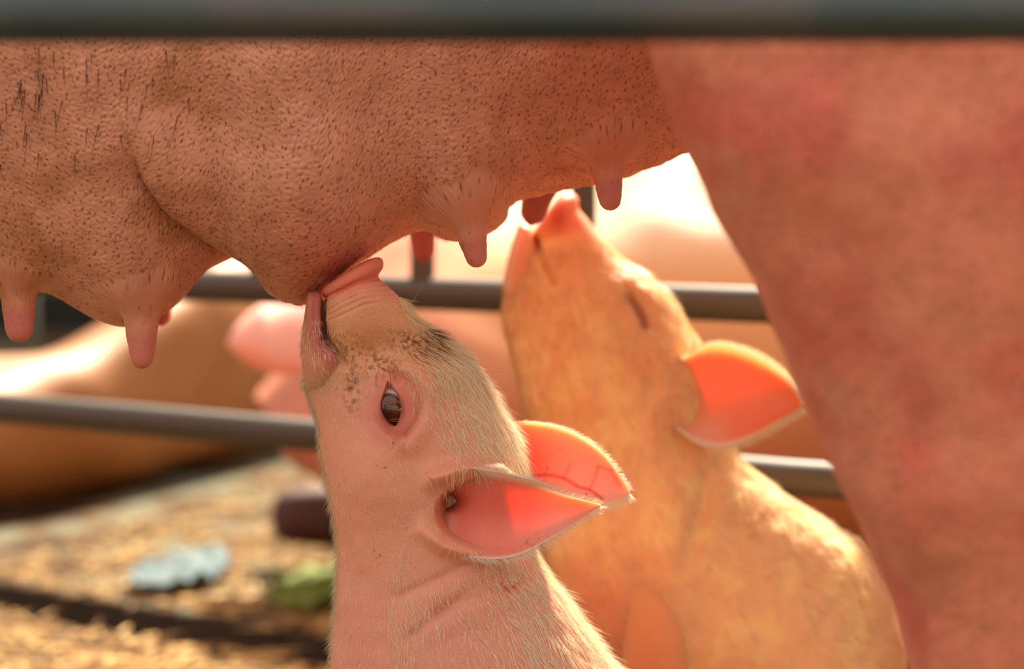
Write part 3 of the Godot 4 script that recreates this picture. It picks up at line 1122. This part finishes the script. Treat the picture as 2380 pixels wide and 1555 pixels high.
	paint(e1, func(q: Vector3, fr: float, v: Vector3, c: Color) -> Color:
		var n2 := bumps.get_noise_3dv(v * 300.0)
		var o1 := c.lerp(lin(110, 58, 44), 0.9 * (1.0 - ss(1050.0, 1090.0, q.x)) * ss(1130.0, 1150.0, q.y) * (1.0 - ss(1180.0, 1200.0, q.y)))  # canal darkened: cavity shade put into the colour
		if fr > 0.0:
			o1 = o1.lerp(lin(240, 132, 112), (1.0 - ss(1150.0, 1330.0, q.x)) * ss(1046.0, 1075.0, q.x))
			o1 = o1.lerp(lin(232, 112, 92), 0.7 * exp(-(pow((q.x - 1140.0) / 90.0, 2.0) + pow((q.y - 1180.0) / 40.0, 2.0))))
			o1 = o1.lerp(lin(110, 58, 44), 0.85 * exp(-(pow((q.x - 1040.0) / 34.0, 2.0) + pow((q.y - 1166.0) / 22.0, 2.0))))  # more painted shade at the mouth of the canal
			o1 = o1.lerp(lin(150, 70, 30), 0.6 * ss(0.2, 0.5, n2) * exp(-(pow((q.x - 1250.0) / 90.0, 2.0) + pow((q.y - 1262.0) / 24.0, 2.0))))
		return o1)
	pale_rims(e1, 0.10, lin(252, 228, 206))
	h = Heap.new()
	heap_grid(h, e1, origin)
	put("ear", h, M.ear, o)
	var e2 := ear_grid([Vector2(1150, 985), Vector2(1215, 980), Vector2(1285, 988), Vector2(1350, 1014), Vector2(1410, 1062), Vector2(1464, 1140)], [Vector2(1150, 1090), Vector2(1210, 1130), Vector2(1275, 1160), Vector2(1340, 1178), Vector2(1410, 1172), Vector2(1464, 1148)],
		[1.216, 1.212, 1.206, 1.204, 1.206, 1.212], [1.222, 1.218, 1.212, 1.208, 1.208, 1.212], 0.016, 0.0030, 150, 70, lin(242, 170, 148))
	var vein := [smooth_line([Vector2(1225, 1108), Vector2(1270, 1104), Vector2(1310, 1112), Vector2(1345, 1132), Vector2(1370, 1138), Vector2(1400, 1160)]), smooth_line([Vector2(1370, 1138), Vector2(1382, 1112), Vector2(1390, 1085)]), smooth_line([Vector2(1310, 1112), Vector2(1325, 1080)]), smooth_line([Vector2(1390, 1085), Vector2(1420, 1095), Vector2(1440, 1130)])]
	paint(e2, func(q: Vector3, fr: float, v: Vector3, c: Color) -> Color:
		var o1 := c
		if fr > 0.0:
			o1 = o1.lerp(lin(228, 104, 80), 0.6 * exp(-(pow((q.x - 1220.0) / 60.0, 2.0) + pow((q.y - 1090.0) / 50.0, 2.0))))
			for k in vein.size():
				var w := to_line(Vector2(q.x, q.y), vein[k])
				o1 = o1.lerp(lin(190, 52, 46), (0.75 if k == 0 else 0.35) * exp(-w.x * w.x / 16.0))
			o1 = o1.lerp(lin(120, 50, 30), 0.7 * ss(0.5, 0.62, bumps.get_noise_3dv(v * 260.0)))
		return o1)
	pale_rims(e2, 0.08, lin(252, 226, 206))
	h = Heap.new()
	heap_grid(h, e2, origin)
	put("ear", h, M.ear, o)
	# coat
	var coat := Heap.new()
	var blond := lin(255, 240, 210)
	var gold := lin(250, 208, 134)
	fur(g, coat, origin, 15000, func(q: Vector3, fr: float) -> Array:
		if q.y < 690.0:
			return [0.0, 0, 0, blond, 0]
		var ex := Vector2((q.x - eye.x) / 0.75, q.y - eye.y).length()
		if ex < 62.0:
			return [0.0, 0, 0, blond, 0]
		var across := (q.x - 900.0 - (q.y - 800.0) * 0.35) / 200.0
		var share := 0.25 + 0.6 * ss(-0.2, 0.6, across) + 0.3 * ss(1290.0, 1380.0, q.y)
		var ln := 0.006 + 0.006 * ss(-0.1, 0.6, across) + 0.002 * ss(1300.0, 1450.0, q.y)
		var lift := 0.16
		if fr < 0.3:
			lift = 0.4
			share = 1.0
		if q.x < 900.0 and q.y > 900.0 and fr >= 0.3:
			share *= 0.4
			ln *= 0.7
		if q.y < 800.0 and q.x < 920.0 + (q.y - 700.0) * 0.6:
			share *= 0.3
			ln *= 0.6
		if fr < 0.3 and q.x < 860.0 and q.y > 1000.0:
			lift = 0.8
			ln = 0.0058
			share = 0.55
		# the whorl round the eye
		var swirl := 0.0
		if ex < 130.0:
			swirl = 0.9 * (1.0 - ex / 130.0) * (-1.2 if q.x > eye.x else -0.3)
			ln *= 0.9
		var col := blond.lerp(gold, clampf(rng.randf() * 0.6 + 0.4 * (1.0 - ss(700.0, 900.0, q.y)), 0.0, 1.0))
		for d in dirt:
			var dv: Vector2 = Vector2(q.x, q.y) - d[0]
			if dv.x * dv.x / (d[1] * d[1]) + dv.y * dv.y / (d[2] * d[2]) < 1.0 and rng.randf() < 0.6:
				col = lin(110, 74, 40)
		return [share, ln, lift, col, swirl])
	fur(jg, coat, origin, 1500, func(q: Vector3, fr: float) -> Array:
		return [0.0 if q.y < 745.0 else (0.9 if fr < 0.3 else 0.4), 0.0038, 0.3, blond, 0.0])
	# whiskers and ear fringe
	for e in [[985, 740, 60, -55], [960, 700, 30, -60], [820, 740, 55, 25], [840, 770, 55, 18], [830, 705, 50, 30], [845, 775, 40, -16], [1000, 770, 60, -6], [1130, 905, 40, -40], [1120, 880, 70, -30], [1100, 850, 60, -28], [1110, 860, 80, -14], [1090, 835, 40, -40], [1125, 890, 60, -12]]:
		var a := at(e[0], e[1], 1.175 if e[0] < 900 else 1.195)
		var b := at(e[0] + e[2], e[1] + e[3], 1.165 if e[0] < 900 else 1.192)
		strand(coat, a - origin, (b - a).normalized(), -up * 0.25, (b - a).length(), 0.00008, blond, 5)
	ear_fringe(coat, e1, origin, blond, 1200)
	ear_fringe(coat, e2, origin, blond, 1100)
	tag(put("coat", coat, M.hair, o), "fine blond hair", "", "", "stuff")


func pale_rims(g: Grid, share: float, col: Color) -> void:
	for i in g.p.size():
		var v := g.uv[i].y
		var w := 1.0 - ss(0.0, share, minf(v, (1.0 - v) * 1.8))
		if g.front[i] < 0.0:
			w = 0.75 * ss(0.25, 0.45, g.uv[i].x)
		g.c[i] = g.c[i].lerp(col, w * 0.9)


func smooth_line(pts: Array, n := 24) -> PackedVector2Array:
	var out := PackedVector2Array()
	for i in n + 1:
		out.append(curve2(pts, minf(float(i) / float(n), 0.9999)))
	return out


func ear_fringe(h: Heap, g: Grid, origin: Vector3, col: Color, count: int) -> void:
	var m := (g.nv - 1) / 2
	for k in count:
		var i := rng.randi_range(4, g.nu - 2)
		var j: int
		var lower := rng.randf() < 0.5
		if lower:
			j = m + rng.randi_range(-3, 6)
		else:
			j = rng.randi_range(0, 3) if rng.randf() < 0.5 else 2 * m - rng.randi_range(0, 5)
		var v := g.p[i * g.nv + j]
		var out := (v - g.mid[i]).normalized()
		var flow := (g.mid[mini(i + 1, g.nu - 1)] - g.mid[i - 1]).normalized()
		var dir := (out * rng.randf_range(0.2, 0.9) + flow * rng.randf_range(0.5, 1.2) + ahead * rng.randf_range(-0.1, 0.3)).normalized()
		strand(h, v - origin, dir, flow * 0.2, rng.randf_range(0.002, 0.0062) * (1.0 if lower else 0.65), 0.00009, col, 3)


func eyeball(o: Node3D, origin: Vector3, where: Vector3, r: float, look: Vector3, iris: Color) -> void:
	var h := Heap.new()
	var to := (right * look.x + up * look.y - ahead * look.z).normalized()
	for i in 33:
		var a := PI * float(i) / 32.0
		for j in 49:
			var b := TAU * float(j) / 48.0
			var n := Vector3(sin(a) * cos(b), cos(a), sin(a) * sin(b))
			h.p.append(where + n * r - origin)
			h.n.append(n)
			h.uv.append(Vector2.ZERO)
			var c := acos(clampf(n.dot(to), -1, 1))
			h.c.append(lin(60, 26, 18).lerp(iris, ss(0.25, 0.45, c)).lerp(lin(214, 200, 190), ss(0.88, 1.0, c)))
	for i in 32:
		for j in 48:
			var a := i * 49 + j
			h.ix.append_array([a, a + 49, a + 1, a + 49, a + 50, a + 1])
	put("eye", h, M.eye, o)


func rear_piglet() -> void:
	var origin := at(1600, 1500, 1.425)
	origin.y = 0.0
	var o := base("piglet", origin)
	tag(o, "yellowish backlit piglet behind, beside the sow's hind leg, eye half closed and one ear out", "piglet", "suckling piglets")
	var D := 1.42
	var skin := lin(230, 178, 122)
	var head := [[1264, 505, 1272, 498, D, 0.002, 0.002, 2.0, 0.0, 1.0], [1246, 530, 1296, 460, D, 0.012, 0.012, 2.1, 0.0, 1.0], [1236, 544, 1322, 446, D, 0.0165, 0.0165, 2.1, 0.0, 1.0], [1236, 556, 1343, 460, D, 0.018, 0.018, 2.1, 0.0, 1.0], [1240, 566, 1346, 486, D, 0.017, 0.017, 2.1, 0.0, 1.0], [1236, 580, 1364, 508, D, 0.0165, 0.0165, 2.2, 0.0, 1.0], [1204, 612, 1390, 540, D, 0.0195, 0.0195, 2.3, 0.0, 1.0],
		[1178, 664, 1442, 598, D, 0.024, 0.024, 2.3, 0.0, 1.0], [1172, 738, 1502, 640, D, 0.030, 0.030, 2.3, 0.0, 1.0], [1186, 800, 1556, 688, D, 0.036, 0.036, 2.3, 0.0, 1.0], [1204, 866, 1600, 762, D, 0.040, 0.040, 2.3, 0.0, 1.0], [1214, 930, 1640, 822, D, 0.043, 0.043, 2.3, 0.0, 1.0], [1236, 1000, 1682, 925, D, 0.044, 0.044, 2.3, 0.0, 1.0],
		[1250, 1100, 1708, 1034, D, 0.046, 0.046, 2.3, 0.0, 1.0], [1258, 1220, 1752, 1094, D, 0.050, 0.050, 2.3, 0.0, 1.0], [1280, 1350, 1840, 1162, D, 0.055, 0.055, 2.3, 0.0, 1.0], [1350, 1500, 1936, 1222, D, 0.06, 0.06, 2.3, 0.0, 1.0], [1500, 1640, 2012, 1274, D, 0.064, 0.064, 2.3, 0.0, 1.0], [1720, 1720, 2072, 1370, D, 0.065, 0.065, 2.3, 0.0, 1.0], [1900, 1730, 2106, 1480, D, 0.055, 0.055, 2.2, 0.0, 1.0], [2020, 1690, 2080, 1600, D, 0.02, 0.02, 2.0, 0.0, 1.0], [2040, 1660, 2050, 1645, D, 0.004, 0.004, 2.0, 0.0, 1.0]]
	var g := loft(head, 300, 200, 0.7, skin)
	var slit := PackedVector2Array([Vector2(1462, 690), Vector2(1480, 712), Vector2(1494, 736), Vector2(1500, 758)])
	var brow := PackedVector2Array([Vector2(1452, 668), Vector2(1490, 690), Vector2(1520, 724), Vector2(1522, 768)])
	var mouth := PackedVector2Array([Vector2(1238, 556), Vector2(1258, 606), Vector2(1286, 660)])
	sculpt(g, func(q: Vector3, fr: float, v: Vector3) -> float:
		var m := 0.0015 * broad.get_noise_3dv(v * 30.0) * ss(600.0, 700.0, q.y)
		if fr < 0.0:
			return m
		var p2 := Vector2(q.x, q.y)
		if q.y < 720.0 and q.x < 1360.0:
			var mo := to_line(p2, mouth)
			m -= 0.003 * exp(-mo.x * mo.x / 90.0)
		if q.y < 860.0 and q.y > 600.0:
			var s := to_line(p2, slit)
			m += 0.0012 * exp(-s.x / 30.0) - 0.004 * exp(-s.x * s.x / 130.0)
			var b := to_line(p2, brow)
			m -= 0.0016 * exp(-b.x * b.x / 80.0)
			m += 0.0005 * exp(-pow(b.x - 16.0, 2.0) / 260.0)
		# shoulder blade crease, hollow of the ear
		m -= 0.006 * exp(-(pow((q.x - 1650.0 + (q.y - 1100.0) * 0.25) / 28.0, 2.0))) * ss(1050.0, 1150.0, q.y) * (1.0 - ss(1250.0, 1400.0, q.y))
		m += 0.008 * exp(-(pow((q.x - 1560.0) / 90.0, 2.0) + pow((q.y - 1280.0) / 130.0, 2.0)))
		m += 0.006 * exp(-(pow((q.x - 1350.0) / 80.0, 2.0) + pow((q.y - 850.0) / 110.0, 2.0)))
		return m)
	paint(g, func(q: Vector3, fr: float, v: Vector3, c: Color) -> Color:
		var o1 := c
		o1 = o1.lerp(lin(214, 132, 72), 0.32 * ss(0.0, 0.45, broad.get_noise_3dv(v * 26.0)) * (1.0 - ss(900.0, 1200.0, q.y)))
		o1 = o1.lerp(lin(240, 206, 130), 0.5 * ss(0.0, 0.4, broad.get_noise_3dv(v * 34.0 + Vector3(4, 1, 2))))
		o1 = o1.lerp(lin(230, 118, 96), (1.0 - ss(520.0, 570.0, q.y)) * 0.8)
		o1 = o1.lerp(lin(228, 146, 92), (1.0 - ss(560.0, 800.0, q.y)) * 0.4)
		o1 = o1.lerp(lin(226, 128, 96), ss(1200.0, 1450.0, q.y) * (1.0 - ss(1450.0, 1650.0, q.x)) * 0.7)
		var s := to_line(Vector2(q.x, q.y), slit)
		if fr > 0.0:
			o1 = o1.lerp(lin(196, 70, 48), 0.8 * exp(-(pow((q.x - 1296.0) / 22.0, 2.0) + pow((q.y - 502.0) / 34.0, 2.0))))
			o1 = o1.lerp(lin(60, 34, 16), 0.9 * exp(-s.x * s.x / 120.0))
			o1 = o1.lerp(lin(196, 120, 84), 0.6 * exp(-s.x / 26.0))
			o1 = o1.lerp(lin(170, 96, 60), 0.4 * exp(-(pow((q.x - 1575.0) / 45.0, 2.0) + pow((q.y - 985.0) / 70.0, 2.0))))
		return o1)
	var h := Heap.new()
	heap_grid(h, g, origin)
	var jaw := [[1208, 520, 1220, 522, D, 0.004, 0.004, 2.0, 0.0, 1.0], [1202, 530, 1240, 536, D, 0.010, 0.010, 2.0, 0.0, 1.0], [1186, 580, 1256, 586, D, 0.016, 0.016, 2.1, 0.0, 1.0], [1172, 645, 1280, 648, D, 0.019, 0.019, 2.1, 0.0, 1.0], [1174, 705, 1290, 720, D, 0.019, 0.019, 2.0, 0.0, 1.0], [1196, 765, 1290, 790, D, 0.012, 0.012, 2.0, 0.0, 1.0], [1230, 820, 1270, 830, D, 0.004, 0.004, 2.0, 0.0, 1.0]]
	var jg := loft(jaw, 70, 70, 0.65, lin(231, 152, 108))
	heap_grid(h, jg, origin)
	for l in [[1545.0, 1.385, 1180.0, 150.0, 82.0], [1480.0, 1.465, 1350.0, 130.0, 70.0], [1930.0, 1.395, 1480.0, 150.0, 60.0], [1960.0, 1.465, 1480.0, 150.0, 60.0]]:
		var d: float = l[1]
		var fy := 277.5 + FOCAL * 0.4 / d
		var s2 := []
		for k in 9:
			var t := float(k) / 8.0
			var w: float = lerpf(l[3], l[4], pow(t, 0.5)) 
			var y := lerpf(l[2], fy, t)
			var deep: float = lerpf(0.034, 0.014, t) * [0.15, 0.55, 0.85, 1.0, 1.0, 1.0, 1.0, 1.0, 1.0][k]
			s2.append([l[0] - w, y, l[0] + w * 0.9, y, d, deep, deep, 2.2, 0.0, 1.0])
		s2.append([l[0] - 8.0, fy + 2.0, l[0] + 8.0, fy + 2.0, d, 0.002, 0.002, 2.2, 0.0, 1.0])
		heap_grid(h, loft(s2, 60, 40, 0.6, lin(229, 152, 102)), origin)
	put("body", h, M.piglet, o)
	var e1 := ear_grid([Vector2(1585, 830), Vector2(1650, 796), Vector2(1720, 806), Vector2(1785, 838), Vector2(1838, 886), Vector2(1864, 940)], [Vector2(1560, 985), Vector2(1610, 1024), Vector2(1672, 1040), Vector2(1745, 1018), Vector2(1812, 978), Vector2(1864, 946)],
		[1.382, 1.371, 1.365, 1.365, 1.371, 1.381], [1.379, 1.367, 1.361, 1.361, 1.369, 1.381], 0.020, 0.0022, 90, 40, lin(238, 140, 104))
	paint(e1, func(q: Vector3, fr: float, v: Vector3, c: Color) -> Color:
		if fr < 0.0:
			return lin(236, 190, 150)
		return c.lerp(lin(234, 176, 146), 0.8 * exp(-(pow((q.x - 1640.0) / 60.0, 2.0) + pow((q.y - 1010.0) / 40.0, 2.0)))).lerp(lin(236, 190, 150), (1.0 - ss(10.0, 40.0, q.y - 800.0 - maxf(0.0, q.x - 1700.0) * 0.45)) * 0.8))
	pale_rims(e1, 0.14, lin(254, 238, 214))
	h = Heap.new()
	heap_grid(h, e1, origin)
	put("ear", h, M.ear, o)
	var e2 := ear_grid([Vector2(1600, 850), Vector2(1660, 840), Vector2(1740, 860), Vector2(1800, 920)], [Vector2(1600, 960), Vector2(1660, 985), Vector2(1740, 970), Vector2(1800, 926)], [1.467, 1.471, 1.475, 1.479], [1.467, 1.471, 1.475, 1.479], 0.012, 0.0022, 40, 24, lin(238, 150, 118))
	h = Heap.new()
	heap_grid(h, e2, origin)
	put("ear", h, M.ear, o)
	var coat := Heap.new()
	var blond := lin(255, 240, 196)
	fur(g, coat, origin, 14000, func(q: Vector3, fr: float) -> Array:
		if q.y < 560.0 or Vector2(q.x - 1482, q.y - 725).length() < 40.0:
			return [0.0, 0, 0, blond, 0]
		return [1.0 if fr < 0.35 else 0.55, 0.0085, 0.3 if fr < 0.3 else 0.16, blond.lerp(lin(226, 168, 70), rng.randf()), 0.0], 3, 0.00017)
	fur(jg, coat, origin, 700, func(q: Vector3, fr: float) -> Array:
		return [0.0 if q.y < 560.0 else 0.8, 0.004, 0.3, blond, 0.0], 2)
	ear_fringe(coat, e1, origin, blond, 3000)
	tag(put("coat", coat, M.hair, o), "fine blond hair", "", "", "stuff")


# =====================================================================  pigs behind the rails
func pink_sow() -> void:
	var origin := at(1500, 900, 2.08)
	origin.y = 0.0
	var o := base("pink_sow", origin)
	tag(o, "pink sow lying in the next pen behind the rails, back lit by the sun", "sow")
	var D := 2.08
	var rows := [[590, 905, 925, 0.02], [612, 882, 955, 0.05], [660, 800, 1065, 0.085], [720, 700, 1110, 0.10], [800, 622, 1180, 0.12], [880, 556, 1260, 0.14], [1000, 455, 1330, 0.16], [1190, 380, 1372, 0.18], [1450, 310, 1384, 0.19], [1800, 290, 1386, 0.19], [2200, 290, 1384, 0.18], [2500, 470, 1380, 0.14], [2650, 800, 1300, 0.08], [2690, 1000, 1100, 0.02]]
	var st := []
	for r in rows:
		var lean: float = -r[3] * (0.75 if r[0] < 1300 else 0.45)
		st.append([float(r[0]), float(r[1]), float(r[0]), float(r[2]), D, r[3], r[3] * 1.1, 2.1, lean, 1.0])
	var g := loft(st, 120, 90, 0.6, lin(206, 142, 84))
	sculpt(g, func(q: Vector3, fr: float, v: Vector3) -> float:
		return 0.010 * broad.get_noise_3dv(v * 6.0))
	paint(g, func(q: Vector3, fr: float, v: Vector3, c: Color) -> Color:  # sunlit back painted paler, lower flank painted darker as shade
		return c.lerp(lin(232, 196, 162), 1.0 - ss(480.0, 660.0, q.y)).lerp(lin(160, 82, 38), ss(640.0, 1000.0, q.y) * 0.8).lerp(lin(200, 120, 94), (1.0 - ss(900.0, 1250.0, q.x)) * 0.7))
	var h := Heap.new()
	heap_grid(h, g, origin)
	var fl := []
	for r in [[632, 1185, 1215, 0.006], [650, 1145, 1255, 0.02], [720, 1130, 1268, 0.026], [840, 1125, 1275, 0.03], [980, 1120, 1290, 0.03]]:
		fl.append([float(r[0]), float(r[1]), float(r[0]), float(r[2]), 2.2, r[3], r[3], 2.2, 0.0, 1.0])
	heap_grid(h, loft(fl, 40, 30, 0.6, lin(74, 30, 24)), origin)  # folded foreleg, its dark maroon paints in the shade under the head
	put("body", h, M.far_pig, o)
	var e := ear_grid([Vector2(760, 690), Vector2(690, 682), Vector2(610, 705), Vector2(550, 755), Vector2(528, 796)], [Vector2(770, 860), Vector2(700, 872), Vector2(630, 866), Vector2(565, 838), Vector2(528, 802)], [1.97, 1.95, 1.93, 1.92, 1.92], [1.96, 1.93, 1.91, 1.91, 1.92], -0.02, 0.006, 50, 30, lin(232, 166, 150))
	h = Heap.new()
	heap_grid(h, e, origin)
	put("ear", h, M.far_pig, o)


func brown_pig() -> void:
	var origin := at(200, 950, 2.75)
	origin.y = 0.0
	var o := base("brown_pig", origin)
	tag(o, "tan brown pig lying in the shade at left behind the lower rail", "pig")
	var rows := [[-1300, 900, 1180, 2.35, 0.06], [-1200, 800, 1240, 2.36, 0.12], [-800, 790, 1230, 2.42, 0.17], [-300, 840, 1215, 2.5, 0.19], [0, 840, 1186, 2.58, 0.19], [250, 765, 1128, 2.72, 0.19], [450, 650, 1080, 2.85, 0.18], [560, 600, 1050, 2.94, 0.16], [680, 600, 1030, 3.02, 0.12], [760, 700, 980, 3.06, 0.07], [790, 800, 860, 3.07, 0.02]]
	var st := []
	for r in rows:
		st.append([float(r[0]), float(r[1]), float(r[0]), float(r[2]), r[3], r[4], r[4], 2.2, 0.0, 1.0])
	var g := loft(st, 90, 70, 0.6, lin(150, 94, 40))
	sculpt(g, func(q: Vector3, fr: float, v: Vector3) -> float:
		return 0.012 * broad.get_noise_3dv(v * 5.0))
	var h := Heap.new()
	heap_grid(h, g, origin)
	put("body", h, M.far_pig, o)


# =====================================================================  on the floor
func litter() -> void:
	var h := Heap.new()
	for k in 2600:
		var px := rng.randf_range(-80.0, 900.0)
		var py := 1020.0 + 620.0 * pow(rng.randf(), 0.75)
		if py < 1315.0 - px * 0.33 or absf(py - 1388.0 - px * 0.176) < 34.0:
			continue
		var p := on_floor(px, py)
		var a := rng.randf() * TAU
		var dir := Vector3(cos(a), rng.randf_range(-0.05, 0.15), sin(a)).normalized()
		var len := rng.randf_range(0.008, 0.05)
		var tone := rng.randf()
		var col := lin(214, 176, 112).lerp(lin(120, 74, 38), tone * tone)
		strand(h, p + Vector3(0, 0.0015, 0), dir, Vector3(rng.randf_range(-0.2, 0.2), 0, rng.randf_range(-0.2, 0.2)), len, rng.randf_range(0.0008, 0.0022), col, 2)
	# a pale blue sheet added in place of a wet glint, and a green leaf
	var bits := [["blue_glint", 430.0, 1318.0, 0.036, 0.085, lin(84, 103, 108), "pale blue sheet standing in for a wet glint on the floor at lower left", "scrap"], ["green_leaf", 745.0, 1362.0, 0.04, 0.075, lin(108, 124, 48), "lime green leaf lying on the floor beside the front piglet's throat", "leaf"]]
	for e in bits:
		var c := on_floor(e[1], e[2], 0.012)
		var w: float = e[3]
		var l: float = e[4]
		var g := Grid.new()
		g.sheet = false
		g.nu = 28
		g.nv = 41
		for i in 28:
			var u := float(i) / 27.0 * 2.0 - 1.0
			g.mid.append(c + Vector3(0.15 * l * u, 0, -l * u))
			for j in 41:
				var a := TAU * float(j) / 40.0
				var wide := w * sqrt(maxf(0.0, 1.0 - u * u * 0.98)) * (1.0 - 0.25 * u)
				var q := g.mid[i] + Vector3(cos(a) * wide, sin(a) * 0.0012, 0)
				q.y += 0.010 * broad.get_noise_2d(q.x * 38.0 + e[1], q.z * 38.0) + 0.05 * pow(cos(a) * wide / w, 2.0) * w
				g.p.append(q)
				g.uv.append(Vector2(u, a))
				g.front.append(sin(a))
		g.c.resize(g.p.size())
		g.c.fill(e[5])
		g.mark.resize(g.p.size())
		var hb := Heap.new()
		heap_grid(hb, g, Vector3(c.x, 0, c.z))
		tag(put(e[0], hb, M.scrap, self, Vector3(c.x, 0, c.z)), e[6], e[7])
	tag(put("straw", h, M.straw), "scattered straw and chaff on the dirty concrete at lower left", "straw", "", "stuff")
